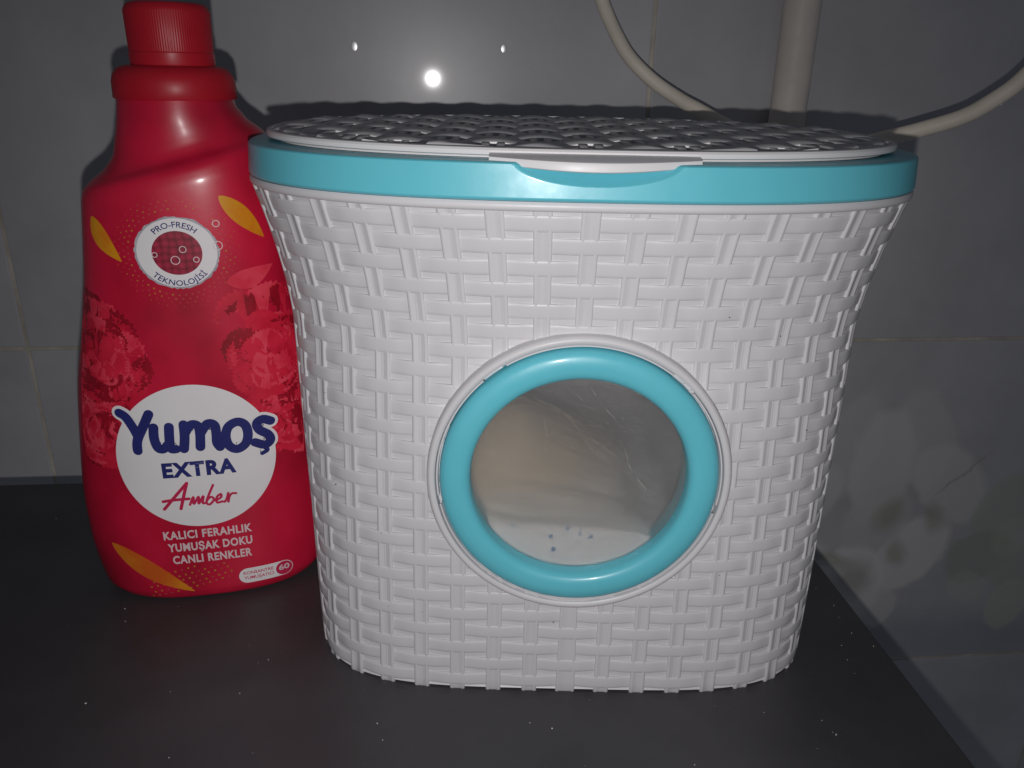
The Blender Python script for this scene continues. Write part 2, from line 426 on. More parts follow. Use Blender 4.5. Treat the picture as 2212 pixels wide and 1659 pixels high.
# generic superellipse ring sweep with a (offset, z) profile
def rim_sweep(name, a, b, n, prof, mat, parent, N=480, fn=None, cap=False):
    A = Arc(a, b, n); P = [sup(a, b, n, A.th(k / N)) for k in range(N)]
    Nm = []
    for k in range(N):
        p, q = P[k - 1], P[(k + 1) % N]; tx, ty = q[0] - p[0], q[1] - p[1]; l = math.hypot(tx, ty); Nm.append((ty / l, -tx / l))
    V, Fc = [], []
    for o, z in prof:
        for k in range(N):
            oo = fn(P[k], o, z) if fn else o
            V.append((P[k][0] + Nm[k][0] * oo, P[k][1] + Nm[k][1] * oo, z))
    for i in range(len(prof) - 1):
        for k in range(N):
            k2 = (k + 1) % N; Fc.append((i * N + k, i * N + k2, (i + 1) * N + k2, (i + 1) * N + k))
    if cap: Fc.append(tuple((len(prof) - 1) * N + k for k in range(N)))
    return sharp(mesh(name, V, Fc, mat, parent), 38)

a1, b1, n1 = body_ab(ZT)
rim_sweep('upper_lip', a1 - 0.0032, b1, n1, [(-0.002, 0.2030), (0.0022, 0.2034), (0.0030, 0.2038), (0.0034, 0.2046), (0.0034, 0.2058), (0.0028, 0.2066), (-0.004, 0.2068)], M['white'], basket)
# teal rim with a finger scoop under the lid's tab
SXC, SHW, RZ0, RZ1 = 0.0012, 0.0270, 0.2068, 0.2190
def scoop(p, o, z):
    if p[1] < 0 and o > 0.001 and abs(p[0] - SXC) < SHW:
        ze = RZ1 + 0.0008 - 0.0080 * math.sqrt(1 - ((p[0] - SXC) / SHW) ** 2)
        if z > ze: o -= min(0.0065, 0.95 * (z - ze))
    return o
rp = [(-0.004, RZ0), (0.0040, RZ0), (0.0049, RZ0 + 0.0006)]
rp += [(0.0052 - 0.0007 * i / 60, RZ0 + 0.0012 + (RZ1 - RZ0 - 0.0018) * i / 60) for i in range(61)]
rp += [(0.0040, RZ1 - 0.0001), (0.0033, RZ1), (-0.0075, RZ1), (-0.0078, RZ1 - 0.006)]
rim_sweep('rim', a1 - 0.0050, b1 - 0.0006, n1, rp, M['teal'], basket, 900, scoop)

# lid: plate with a skirt, rim, woven strands and ribs on top, front tab
la, lb, ln_ = a1 - 0.0060, b1 - 0.0040, 2.45
LZ = 0.2200
lid = empty('lid'); lid.parent = basket; lid.rotation_euler.x = 0.006; lid.location = (0, 0.0024, 0.0008)
rim_sweep('lid_plate', la, lb, ln_, [(-0.010, LZ - 0.006), (-0.0045, LZ - 0.006), (-0.0045, LZ - 0.0004), (-0.0006, LZ - 0.0004), (0.0, LZ), (0.0002, LZ + 0.0014), (-0.0004, LZ + 0.0021), (-0.0020, LZ + 0.0023), (-0.0026, LZ + 0.0012), (-0.003, LZ + 0.0008)], M['white_gloss'], lid, 480, None, True)
NLR, LP = 9, 0.0182
LRP = 0.0166
def lid_half(y):
    v = 1 - min(1, abs(y) / (lb - 0.0032)) ** ln_
    return (la - 0.0032) * v ** (1 / ln_) if v > 0 else 0
sprof = [(-0.5, -0.0060), (-0.5, -0.00045), (-0.485, -0.0003), (0.0, 0.00003), (0.485, 0.0003), (0.5, 0.00015), (0.5, -0.0060)]
for r in range(NLR):
    yc = -lb + 0.0085 + r * LP
    wv = LP * 0.86
    V, Fc = [], []
    xm = max(lid_half(yc - wv / 2), lid_half(yc + wv / 2), lid_half(yc))
    n = max(8, int(xm * 2 / 0.0016)); n -= n % 2
    for i in range(n + 1):
        x = -xm + 2 * xm * i / n
        ph = PI * (x / LRP + r)
        zz = LZ + 0.0019 - 0.0010 * math.cos(ph)
        for (hv, ho) in sprof:
            y = yc + hv * wv
            hx = lid_half(y)
            V.append((max(-hx, min(hx, x)), y, max(LZ + 0.0002, zz + ho) if abs(x) < hx else LZ + 0.0008))
    S_ = len(sprof)
    for i in range(n):
        for j in range(S_ - 1): Fc.append((i * S_ + j, (i + 1) * S_ + j, (i + 1) * S_ + j + 1, i * S_ + j + 1))
    sharp(mesh('lid_strand', V, Fc, M['white_gloss'], lid), 55)
for c in range(-7, 8):
    x0 = c * LRP
    v = 1 - min(1, abs(x0) / (la - 0.004)) ** ln_
    if v <= 0.02: continue
    ym = (lb - 0.0045) * v ** (1 / ln_)
    for s in (-1, 1):
        V, Fc = [], []; n = max(6, int(ym * 2 / 0.0015)); pr = [(-0.0014, -0.001), (-0.0014, 0.0010), (-0.0010, 0.0013), (0.0010, 0.0013), (0.0014, 0.0010), (0.0014, -0.001)]
        for i in range(n + 1):
            y = -ym + 2 * ym * i / n
            r = (y + lb - 0.0085) / LP
            zz = LZ + 0.0012 + 0.0002 * math.cos(PI * (c + r))
            zz -= 0.0010 * max(0.0, 1 - (ym - abs(y)) / 0.006)
            for dx, dz in pr: V.append((x0 + s * 0.0026 + dx, y, max(LZ + 0.0001, zz + dz)))
        for i in range(n):
            for j in range(5): Fc.append((i * 6 + j, i * 6 + j + 1, (i + 1) * 6 + j + 1, (i + 1) * 6 + j))
        Fc.append(tuple(range(6))); Fc.append(tuple(n * 6 + j for j in range(6)))
        sharp(mesh('lid_rib', V, Fc, M['white_gloss'], lid), 40)
# tab
V, Fc = [], []
TWD = 0.0345
N = 48
for i in range(N + 1):
    s = -1 + 2 * i / N; x = SXC - 0.0008 + s * TWD
    base = -lb * (1 - min(1, abs(x) / la) ** ln_) ** (1 / ln_)
    ext = 0.0050 + 0.0068 * max(0, math.cos(s * PI / 2)) ** 1.0
    y1 = base - ext; drop = 0.0016 + 0.0006 * math.cos(s * PI / 2)
    zt = LZ + 0.0012
    th_ = 0.0014 + 0.0010 * math.cos(s * PI / 2)
    for (yy, zz) in ((base + 0.003, zt - 0.0024), (base + 0.003, zt), (y1 + 0.0012, zt - drop * 0.7), (y1 + 0.0003, zt - drop * 0.85), (y1, zt - drop - 0.0004), (y1, zt - drop - th_), (y1 + 0.0005, zt - drop - th_ - 0.0004), (y1 + 0.0020, zt - drop - th_ - 0.0004)):
        V.append((x, yy, zz))
for i in range(N):
    for j in range(8): Fc.append((i * 8 + j, (i + 1) * 8 + j, (i + 1) * 8 + (j + 1) % 8, i * 8 + (j + 1) % 8))
Fc.append(tuple(range(8))); Fc.append(tuple(N * 8 + j for j in range(8)))
sharp(mesh('lid_tab', V, Fc, M['white_gloss'], lid), 40)

# dark dust specks stuck to the weave
bm = bmesh.new(); rnd = random.Random(4)
for i in range(16):
    k = rnd.uniform(-7.5, 7.5) * SUB; z = rnd.uniform(0.02, 0.19); p = surf(k, z, 0.0007)
    if in_hole(p) or math.hypot(p.x - RX, p.z - RZ) < 0.062: continue
    r_ = rnd.uniform(0.00012, 0.00026)
    bmesh.ops.create_icosphere(bm, subdivisions=1, radius=1.0, matrix=Matrix.Translation(p) @ Matrix.Diagonal((r_ * rnd.uniform(1, 1.8), r_ * 0.5, r_, 1)))
M['dust'] = plastic('dark_dust', (0.03, 0.028, 0.03), 0.9, 0.1, 0.1)
tag(bmobj('dust_specks', bm, M['dust'], body, False), kind='stuff')

# porthole: white flange, teal ring, pane
fy = -body_ab(RZ)[1]            # front surface at the porthole
port = empty('porthole'); port.parent = basket; port.location = (RX, fy, RZ)
lathe('window_flange', [(0.0582, -0.012), (0.0582, 0.0020), (0.0577, 0.0031), (0.0568, 0.0037), (0.0558, 0.0036), (0.0551, 0.0030), (0.0549, 0.0014), (0.0549, -0.012)], M['white'], port, 128, axis='Y')
gaps = [(127, 5.5), (48, 5.5), (190, 2.0), (-12, 2.0)]
angs = sorted([g % 360 for g, _ in gaps]); hw = {g % 360: h_ for g, h_ in gaps}
for i, g in enumerate(angs):
    g2 = angs[(i + 1) % len(angs)] + (360 if i == len(angs) - 1 else 0)
    lathe('flange_lip', [(0.0548, -0.010), (0.0548, 0.0016), (0.0545, 0.0022), (0.0540, 0.0022), (0.0538, 0.0016), (0.0538, -0.010)], M['white'], port, 40, axis='Y', a0=math.radians(g + hw[g]), a1=math.radians(g2 - hw[g2 % 360]))
lathe('window_ring', [(0.0534, -0.012), (0.0534, 0.0010), (0.0531, 0.0026), (0.0523, 0.0040), (0.0507, 0.0049), (0.0482, 0.0054), (0.0452, 0.0053), (0.0434, 0.0047), (0.0421, 0.0036), (0.0416, 0.0020), (0.0414, -0.0010), (0.0414, -0.010)], M['teal'], port, 128, axis='Y')
lathe('window_pane', [(0.0440, -0.0020), (0.0300, -0.0008), (0.0150, -0.0002), (0.0001, 0.0)], M['pane'], port, 96, axis='Y')

# fine scratches on the pane
sm = bpy.data.materials.new('pane_scratch'); sm.use_nodes = True; nt = sm.node_tree; nt.nodes.clear()
out = nd(nt, 'ShaderNodeOutputMaterial'); tr = nd(nt, 'ShaderNodeBsdfTransparent'); df = nd(nt, 'ShaderNodeBsdfDiffuse'); df.inputs[0].default_value = (0.75, 0.74, 0.72, 1)
mxs = nd(nt, 'ShaderNodeMixShader'); nz = noise(nt, 240, 3); rz_ = ramp(nt, nz.outputs['Fac'], [(0.42, (0.0,) * 3), (0.62, (0.16,) * 3)])
nt.links.new(rz_.outputs[0], mxs.inputs[0]); nt.links.new(tr.outputs[0], mxs.inputs[1]); nt.links.new(df.outputs[0], mxs.inputs[2]); nt.links.new(mxs.outputs[0], out.inputs[0])
for pts in (((-0.006, 0.038), (-0.001, 0.0335), (0.001, 0.031)), ((0.003, 0.037), (0.009, 0.029), (0.0165, 0.0205)), ((0.017, 0.013), (0.0195, 0.004), (0.0265, -0.004)), ((-0.014, 0.024), (-0.0125, 0.018), (-0.0135, 0.011))):
    V, Fc = [], []
    for i, (x, z) in enumerate(pts):
        a_ = Vector(pts[min(i + 1, len(pts) - 1)]) - Vector(pts[max(i - 1, 0)]); a_.normalize()
        for sgn in (-1, 1): V.append((x - a_.y * sgn * 0.00022, -0.0006, z + a_.x * sgn * 0.00022))
    for i in range(len(pts) - 1): Fc.append((2 * i, 2 * i + 1, 2 * i + 3, 2 * i + 2))
    mesh('scratch', V, Fc, sm, port)

# washing powder inside
V, Fc = [], []
a, b, n = body_ab(0.08); a -= 0.004; b -= 0.004
NR, NT = 28, 96
for i in range(NR + 1):
    s = i / NR
    for k in range(NT):
        x, y = sup(a * s, b * s, n, 2 * PI * k / NT)
        t = (y + b) / (2 * b)
        hgt = 0.0715 + 0.034 * math.exp(-((x + 0.026) / 0.036) ** 2 - ((t - 0.45) / 0.34) ** 2) + 0.0025 * math.sin(x * 90) + 0.0012 * math.sin(x * 310 + 1) + 0.0008 * math.sin(x * 733 + y * 500) + random.uniform(-0.0006, 0.0006)
        V.append((x, y, hgt))
for i in range(NR):
    for k in range(NT): Fc.append((i * NT + k, i * NT + (k + 1) % NT, (i + 1) * NT + (k + 1) % NT, (i + 1) * NT + k))
V2 = len(V)
for k in range(NT):
    x, y = sup(a, b, n, 2 * PI * k / NT); V.append((x, y, 0.004))
for k in range(NT): Fc.append((NR * NT + k, NR * NT + (k + 1) % NT, V2 + (k + 1) % NT, V2 + k))
pw = mesh('washing_powder', V, Fc, M['powder'])
pw.location = (XC, YC, 0)
tag(pw, 'white washing powder with blue grains seen through the round window', 'powder', kind='stuff')

# ------------------------------------------------------------------ fabric softener bottle
BOT = empty('softener_bottle', (-0.1510, 0.3655, 0.0), math.radians(14))
tag(BOT, 'tall red plastic softener bottle with ridged red cap left of the basket', 'bottle')
# rings: zl, zr (height at left/right end), ul, ur, depth, exponent
RG = [
    (0.0000, 0.0000, -0.0470, 0.0435, 0.0300, 2.6),
    (0.0012, 0.0012, -0.0505, 0.0470, 0.0324, 2.6),
    (0.0040, 0.0040, -0.0540, 0.0500, 0.0336, 2.6),
    (0.0090, 0.0090, -0.0564, 0.0520, 0.0340, 2.6),
    (0.0300, 0.0300, -0.0592, 0.0550, 0.0340, 2.6),
    (0.0550, 0.0550, -0.0590, 0.0560, 0.0345, 2.6),
    (0.0850, 0.0850, -0.0560, 0.0555, 0.0345, 2.6),
    (0.1100, 0.1100, -0.0526, 0.0540, 0.0340, 2.6),
    (0.1290, 0.1320, -0.0482, 0.0510, 0.0335, 2.6),
    (0.1500, 0.1570, -0.0438, 0.0480, 0.0330, 2.55),
    (0.1720, 0.1860, -0.0406, 0.0455, 0.0334, 2.5),
    (0.1850, 0.2040, -0.0390, 0.0440, 0.0333, 2.45),
    (0.1915, 0.2105, -0.0381, 0.0428, 0.0328, 2.4),
    (0.1955, 0.2150, -0.0365, 0.0415, 0.0312, 2.35),
    (0.1990, 0.2182, -0.0330, 0.0395, 0.0266, 2.3),
    (0.2030, 0.2208, -0.0280, 0.0365, 0.0250, 2.2),
    (0.2085, 0.2234, -0.0240, 0.0330, 0.0244, 2.1),
    (0.2150, 0.2262, -0.0222, 0.0308, 0.0241, 2.05),
    (0.2230, 0.2292, -0.0204, 0.0286, 0.0238, 2.0),
    (0.2330, 0.2330, -0.0190, 0.0278, 0.0230, 2.0),
]
def ringlerp(t):
    t = max(0, min(len(RG) - 1.0001, t)); i = int(t); u = t - i
    p0, p1, p2, p3 = RG[max(0, i - 1)], RG[i], RG[i + 1], RG[min(len(RG) - 1, i + 2)]
    out = []
    for a_, b_, c_, d_ in zip(p0, p1, p2, p3):
        m1 = (c_ - a_) / 2; m2 = (d_ - b_) / 2; dl = c_ - b_
        if dl == 0: m1 = m2 = 0
        else:
            if m1 * dl < 0: m1 = 0
            if m2 * dl < 0: m2 = 0
        out.append((2 * u ** 3 - 3 * u ** 2 + 1) * b_ + (u ** 3 - 2 * u ** 2 + u) * m1 + (-2 * u ** 3 + 3 * u ** 2) * c_ + (u ** 3 - u ** 2) * m2)
    return out
def ring_pt(t, th):
    zl, zr, ul, ur, d, n = ringlerp(t)
    cu, wu = (ul + ur) / 2, (ur - ul) / 2
    x, y = sup(wu, d, n, th)
    f = (x + wu) / (2 * wu)
    return (cu + x, y, zl + (zr - zl) * f)
def front(u, z, off=0.0):
    """point on the front of the bottle at (u, z), lifted off along the outward direction"""
    lo, hi = 0.0, len(RG) - 1.001
    for _ in range(30):
        mid = (lo + hi) / 2
        zl, zr, ul, ur, d, n = ringlerp(mid)
        if zl + (zr - zl) * (u - ul) / (ur - ul) < z: lo = mid
        else: hi = mid
    zl, zr, ul, ur, d, n = ringlerp(lo)
    cu, wu = (ul + ur) / 2, (ur - ul) / 2
    s = min(0.995, abs(u - cu) / wu)
    y = -d * (1 - s ** n) ** (1 / n)
    return Vector((u, y, z)) + Vector((off * 0.6 * (u - cu) / wu, -off, 0))

def red_mat():
    m, nt, b = mat_new('printed_red_bottle')
    n = noise(nt, 26, 3, 0.5, vscale=(1.0, 1.0, 0.7))
    r = ramp(nt, n.outputs['Fac'], [(0.30, (0.36, 0.007, 0.026)), (0.5, (0.56, 0.009, 0.042)), (0.72, (0.70, 0.014, 0.058))])
    nt.links.new(r.outputs[0], b.inputs['Base Color'])
    b.inputs['Roughness'].default_value = 0.36; b.inputs['Specular IOR Level'].default_value = 0.4
    b.inputs['Coat Weight'].default_value = 0.25; b.inputs['Coat Roughness'].default_value = 0.16
    n2 = noise(nt, 85, 3); bump(nt, b, n2.outputs['Fac'], 0.10, 0.0008)
    return m
M['red'] = red_mat()
NT, NZ = 128, 150
V, Fc = [], []
for i in range(NZ + 1):
    for k in range(NT): V.append(ring_pt((len(RG) - 1.0002) * i / NZ, 2 * PI * k / NT))
for i in range(NZ):
    for k in range(NT): Fc.append((i * NT + k, i * NT + (k + 1) % NT, (i + 1) * NT + (k + 1) % NT, (i + 1) * NT + k))
Fc.append(tuple(range(NT)))
mesh('bottle_body', V, Fc, M['red'], BOT)
CU = 0.0046
lathe('neck_collar', [(0.0200, 0.2318), (0.0246, 0.2318), (0.0249, 0.2323), (0.0247, 0.2385), (0.0240, 0.2412), (0.0222, 0.2436), (0.0195, 0.2448), (0.0168, 0.2450)], M['red_cap'], BOT, 96, loc=(CU, 0, 0))
cap = lathe('cap', [(0.0140, 0.2448), (0.0168, 0.2450), (0.0170, 0.2456), (0.0170, 0.2498), (0.0166, 0.2502), (0.01665, 0.2506), (0.0169, 0.2655), (0.0167, 0.2664), (0.0158, 0.2681), (0.0140, 0.2689), (0.0, 0.2693)], M['red_cap'], BOT, 660, loc=(CU + 0.0004, 0, 0),
            rfun=lambda r, h_, a: r + (0.00005 * math.cos(a * 110) if 0.2503 < h_ < 0.2660 else 0))

# --- print on the bottle
def flat(name, rgb, rough=0.4, var=0.05, rgb2=None, scale=60):
    m, nt, b = mat_new(name)
    n = noise(nt, scale, 3)
    c2 = rgb2 or [min(1, x * (1 + var)) for x in rgb]
    r = ramp(nt, n.outputs['Fac'], [(0.35, rgb), (0.65, c2)]); nt.links.new(r.outputs[0], b.inputs['Base Color'])
    b.inputs['Roughness'].default_value = rough; b.inputs['Specular IOR Level'].default_value = 0.4
    b.inputs['Coat Weight'].default_value = 0.2; b.inputs['Coat Roughness'].default_value = 0.16
    return m
M['p_white'] = flat('print_white', (0.84, 0.82, 0.84), 0.4, 0.02)
M['p_blue'] = flat('print_blue', (0.022, 0.027, 0.155), 0.4, 0.2)
M['p_pink'] = flat('print_crimson', (0.56, 0.022, 0.085), 0.4, 0.1)
M['p_pale'] = flat('print_pale_pink', (0.76, 0.60, 0.63), 0.4, 0.05)
M['p_yellow'] = flat('print_golden', (0.74, 0.36, 0.010), 0.4, 0, (0.72, 0.22, 0.010), 70)
M['p_amber'] = flat('print_amber', (0.74, 0.25, 0.015), 0.4, 0, (0.66, 0.12, 0.015), 50)
M['p_gold'] = flat('print_gold_dot', (0.50, 0.18, 0.03), 0.4)
M['p_rdot'] = flat('print_pink_dot', (0.52, 0.06, 0.06), 0.4)
M['p_f1'] = flat('print_petal', (0.74, 0.022, 0.060), 0.4, 0, (0.58, 0.010, 0.036), 90)
M['p_f2'] = flat('print_petal_light', (0.84, 0.070, 0.115), 0.4, 0, (0.72, 0.022, 0.060), 90)
M['p_f3'] = flat('print_petal_deep', (0.40, 0.008, 0.026), 0.4, 0, (0.27, 0.005, 0.016), 90)
M['p_silver'] = flat('print_silver', (0.52, 0.52, 0.56), 0.35, 0, (0.36, 0.36, 0.42), 120)
def fabric_mat():
    m, nt, b = mat_new('print_knit')
    tc = nd(nt, 'ShaderNodeTexCoord'); v = nd(nt, 'ShaderNodeTexVoronoi'); v.inputs['Scale'].default_value = 330; v.inputs['Randomness'].default_value = 0.25
    nt.links.new(tc.outputs['Object'], v.inputs['Vector'])
    r = ramp(nt, v.outputs['Distance'], [(0.2, (0.46, 0.018, 0.065)), (0.75, (0.16, 0.004, 0.018))])
    nt.links.new(r.outputs[0], b.inputs['Base Color']); b.inputs['Roughness'].default_value = 0.4
    return m
M['p_knit'] = fabric_mat()

def decal(name, polys, mat, off, parent=BOT, grid=0.004):
    """polys: list of 2-D outlines in (u, z) metres, or ready bmesh; laid on the bottle's front"""
    if isinstance(polys, list):
        bm = bmesh.new()
        for pg in polys:
            vs_ = [bm.verts.new((x, 0, z)) for x, z in pg]
            bm.faces.new(vs_)
        bmesh.ops.triangulate(bm, faces=bm.faces[:])
    else: bm = polys
    xs = [v.co.x for v in bm.verts]; zs = [v.co.z for v in bm.verts]
    x = math.ceil(min(xs) / grid) * grid
    while x < max(xs):
        bmesh.ops.bisect_plane(bm, geom=bm.verts[:] + bm.edges[:] + bm.faces[:], plane_co=(x, 0, 0), plane_no=(1, 0, 0)); x += grid
    z = math.ceil(min(zs) / (grid * 2)) * grid * 2
    while z < max(zs):
        bmesh.ops.bisect_plane(bm, geom=bm.verts[:] + bm.edges[:] + bm.faces[:], plane_co=(0, 0, z), plane_no=(0, 0, 1)); z += grid * 2
    for v in bm.verts: v.co = front(v.co.x, v.co.z, off)
    for f in bm.faces:
        f.normal_update()
        if f.normal.y > 0: f.normal_flip()
    return bmobj(name, bm, mat, parent, True)

def ell(cx, cz, rx, rz, n=48, rot=0, a0=0, a1=2 * PI):
    c, s = math.cos(rot), math.sin(rot)
    return [(cx + rx * math.cos(t) * c - rz * math.sin(t) * s, cz + rx * math.cos(t) * s + rz * math.sin(t) * c) for t in [a0 + (a1 - a0) * i / n for i in range(n)]]

def ribbon(pts, width, closed=False, res=6, taper=None):
    """stroke with round ends as outlines"""
    P = [Vector((x, z)) for x, z in pts]; Q = []
    m = len(P)
    for i in range(m - 1):
        g = (lambda j: P[j % (m - 1)]) if closed else (lambda j: P[max(0, min(m - 1, j))])
        p0, p1, p2, p3 = g(i - 1), P[i], P[i + 1], g(i + 2)
        for k in range(res):
            t = k / res
            Q.append(0.5 * ((2 * p1) + (p2 - p0) * t + (2 * p0 - 5 * p1 + 4 * p2 - p3) * t * t + (3 * p1 - p0 - 3 * p2 + p3) * t ** 3))
    Q.append(P[-1])
    out = []
    n = len(Q)
    side = []
    for i, q in enumerate(Q):
        if closed: d = Q[(i + 1) % (n - 1)] - Q[(i - 1) % (n - 1)]
        else: d = Q[min(n - 1, i + 1)] - Q[max(0, i - 1)]
        d.normalize(); hw_ = width / 2 * (taper(i / (n - 1)) if taper else 1)
        nn = Vector((-d.y, d.x)) * hw_
        side.append((q + nn, q - nn))
    for i in range(n - 1):
        out.append([tuple(side[i][0]), tuple(side[i][1]), tuple(side[i + 1][1]), tuple(side[i + 1][0])])
    if not closed:
        w0 = width / 2 * (taper(0) if taper else 1); w1 = width / 2 * (taper(1) if taper else 1)
        out.append(ell(Q[0].x, Q[0].y, w0, w0, 14)); out.append(ell(Q[-1].x, Q[-1].y, w1, w1, 14))
    return out

def strokes(name, sts, width, mat, off, closed=False, taper=None):
    # every quad gets its own tiny lift so that overlapping strokes never share a plane
    bm_all = None
    k = 0
    objs = []
    V, Fc = [], []
    for st in sts:
        pol = ribbon([(x / 1000, z / 1000) for x, z in st], width, closed or st[0] == st[-1], taper=taper)
        for pg in pol:
            base = len(V); k += 1
            o_ = off + 0.0000004 * k
            for x, z in pg: V.append(front(x, z, o_))
            Fc.append(tuple(range(base, base + len(pg))))
    o = mesh(name, V, Fc, mat, BOT, True)
    bm = bmesh.new(); bm.from_mesh(o.data)
    for f in bm.faces:
        f.normal_update()
        if f.normal.y > 0: f.normal_flip()
    bm.to_mesh(o.data); bm.free()
    return o

def text2d(s, height, u0, u1, zbase, bold=0.0, shear=0.0, spacing=1.0):
    cu = bpy.data.curves.new('lettering', 'FONT'); cu.body = s; cu.size = 1.0; cu.offset = bold; cu.shear = shear; cu.space_character = spacing
    cu.resolution_u = 3
    o = bpy.data.objects.new('lettering', cu); COL.objects.link(o)
    bpy.context.view_layer.update()
    dg = bpy.context.evaluated_depsgraph_get()
    me = bpy.data.meshes.new_from_object(o.evaluated_get(dg))
    bpy.data.objects.remove(o); bpy.data.curves.remove(cu)
    bm = bmesh.new(); bm.from_mesh(me); bpy.data.meshes.remove(me)
    xs = [v.co.x for v in bm.verts]
    CAP = 0.73
    x0, x1 = min(xs), max(xs)
    for v in bm.verts:
        x = (v.co.x - x0) / (x1 - x0); y = v.co.y / CAP
        v.co = (u0 + (u1 - u0) * x, 0, zbase + y * height)
    bmesh.ops.triangulate(bm, faces=bm.faces[:])
    return bm

def arc_text(s, height, cx, cz, r, mid_deg, span_deg, bold, inward):
    bm = text2d(s, height, 0, 1, 0, bold)
    gx = 0.02; x = gx
    while x < 1:
        bmesh.ops.bisect_plane(bm, geom=bm.verts[:] + bm.edges[:] + bm.faces[:], plane_co=(x, 0, 0), plane_no=(1, 0, 0)); x += gx
    for v in bm.verts:
        t = v.co.x - 0.5; hgt = v.co.z
        if not inward: a = math.radians(mid_deg - t * span_deg); rr = r + hgt
        else: a = math.radians(mid_deg + t * span_deg); rr = r - hgt
        v.co = (cx + rr * math.cos(a), 0, cz + rr * math.sin(a) * 0.96)
    return bm

L1 = 0.00010
# carnations printed behind the white disc
def flower(cx, cz, rx, rz, n, seed):
    rnd = random.Random(seed)
    V, Fc, fm = [], [], []
    for k in range(n):
        s = 1 - k / n
        a = rnd.uniform(0, 2 * PI); rr = math.sqrt(rnd.uniform(0, 1)) * s ** 0.35
        x, z = cx + rx * rr * math.cos(a), cz + rz * rr * math.sin(a)
        size = rnd.uniform(0.0065, 0.0115) * (0.65 + 0.5 * s)
        dirn = math.atan2(z - cz, x - cx) + rnd.uniform(-0.6, 0.6)
        pts = []
        NP = 22
        for i in range(NP):
            t = -1.15 + 2.3 * i / (NP - 1)
            jag = 1 + (0.12 if i % 2 else -0.08) * rnd.random()
            pts.append((x + size * jag * math.cos(dirn + t), z + size * jag * math.sin(dirn + t)))
        pts.append((x - size * 0.55 * math.cos(dirn), z - size * 0.55 * math.sin(dirn)))
        pts = [(max(-0.0505 + 0.13 * max(0, pz - 0.09), min(0.046, px)), pz) for px, pz in pts]
        o_ = L1 + 0.0000022 * k
        base = len(V); V.append(front(x, z, o_ + 0.000002))
        for px, pz in pts: V.append(front(px, pz, o_))
        m = rnd.choice((0, 0, 1, 2))
        for i in range(len(pts)): Fc.append((base, base + 1 + i, base + 1 + (i + 1) % len(pts))); fm.append(m)
    o = mesh('flower_print', V, Fc, None, BOT, True, [M['p_f1'], M['p_f2'], M['p_f3']], fm)
    bm = bmesh.new(); bm.from_mesh(o.data)
    for f in bm.faces:
        f.normal_update()
        if f.normal.y > 0: f.normal_flip()
    bm.to_mesh(o.data); bm.free()
    return o
flower(-0.035, 0.124, 0.0120, 0.024, 80, 3)
flower(0.035, 0.124, 0.0130, 0.026, 85, 5)
flower(-0.040, 0.092, 0.010, 0.016, 45, 13)
flower(0.042, 0.088, 0.008, 0.014, 40, 17)

def leaf(name, a, b, wid, bend, mat, off):
    A, B = Vector(a), Vector(b); d = B - A; n = Vector((-d.y, d.x)).normalized()
    up, dn = [], []
    K = 26
    for i in range(K + 1):
        t = i / K; w_ = wid * (math.sin(PI * t ** 0.8) ** 0.9 if 0 < t < 1 else 0) + 0.00012
        c = A + d * t + n * bend * math.sin(PI * t)
        up.append(tuple(c + n * w_)); dn.append(tuple(c - n * w_))
    return decal(name, [up + dn[::-1]], mat, off)
leaf('leaf_print', (-0.0309, 0.1864), (-0.0206, 0.1684), 0.0034, -0.0016, M['p_yellow'], L1 * 3)
leaf('leaf_print', (0.0205, 0.1950), (0.0365, 0.1763), 0.0036, 0.0005, M['p_yellow'], L1 * 3)
leaf('leaf_print', (-0.0452, 0.0330), (-0.0105, 0.0055), 0.0046, -0.0014, M['p_amber'], L1 * 3)
leaf('petal_print', (0.0200, 0.1580), (0.0390, 0.1640), 0.0042, -0.0016, M['p_f2'], L1 * 3)

# half-tone dots
dots_g, dots_r = [], []
for ring_i, rr in enumerate((0.0192, 0.0210, 0.0228, 0.0246)):
    for k in range(46):
        a = 2 * PI * (k + 0.5 * (ring_i % 2)) / 46
        rad = 0.00042 * (1 - 0.18 * ring_i)
        (dots_g if random.random() < 0.3 else dots_r).append(ell(0.0018 + rr * math.cos(a), 0.1720 + rr * 0.95 * math.sin(a), rad, rad, 8))
for i in range(13):
    for j in range(5):
        u, z = -0.030 + i * 0.0030 + (0.0015 if j % 2 else 0), 0.0035 + j * 0.0028 + i * 0.0007
        if u < 0.008 and z < 0.020: (dots_g if random.random() < 0.65 else dots_r).append(ell(u, z, 0.00052, 0.00052, 8))
for nm, dd, mm in (('halftone_dots', dots_g, 'p_gold'), ('halftone_dots', dots_r, 'p_rdot')):
    tag(decal(nm, dd, M[mm], L1 * 2.6), kind='stuff')

# badge with ring lettering
BC = (0.0018, 0.1720)
rnd = random.Random(2)
splash = []
for i in range(90):
    a = 2 * PI * i / 90; r_ = 0.0164 + rnd.uniform(-0.0002, 0.0006)
    splash.append((BC[0] + r_ * math.cos(a), BC[1] + r_ * 0.92 * math.sin(a)))
decal('badge_splash', [splash], M['p_silver'], L1 * 3.2)
decal('badge_ring', [ell(BC[0], BC[1], 0.0158, 0.0145, 72)], M['p_white'], L1 * 4)
decal('badge_knit', [ell(BC[0], BC[1], 0.0099, 0.0093, 48)], M['p_knit'], L1 * 5)
for u, z, r_ in ((0.0008, 0.1690, 0.0017), (0.0042, 0.1735, 0.0013), (0.0090, 0.1690, 0.0011), (0.0180, 0.1745, 0.0018), (0.0182, 0.1838, 0.0013), (-0.0070, 0.1715, 0.0010)):
    strokes('bubble_print', [[((u + r_ * math.cos(t)) * 1000, (z + r_ * math.sin(t)) * 1000) for t in [2 * PI * i / 12 for i in range(13)]]], 0.00034, M['p_pale'], L1 * 6.2, True)
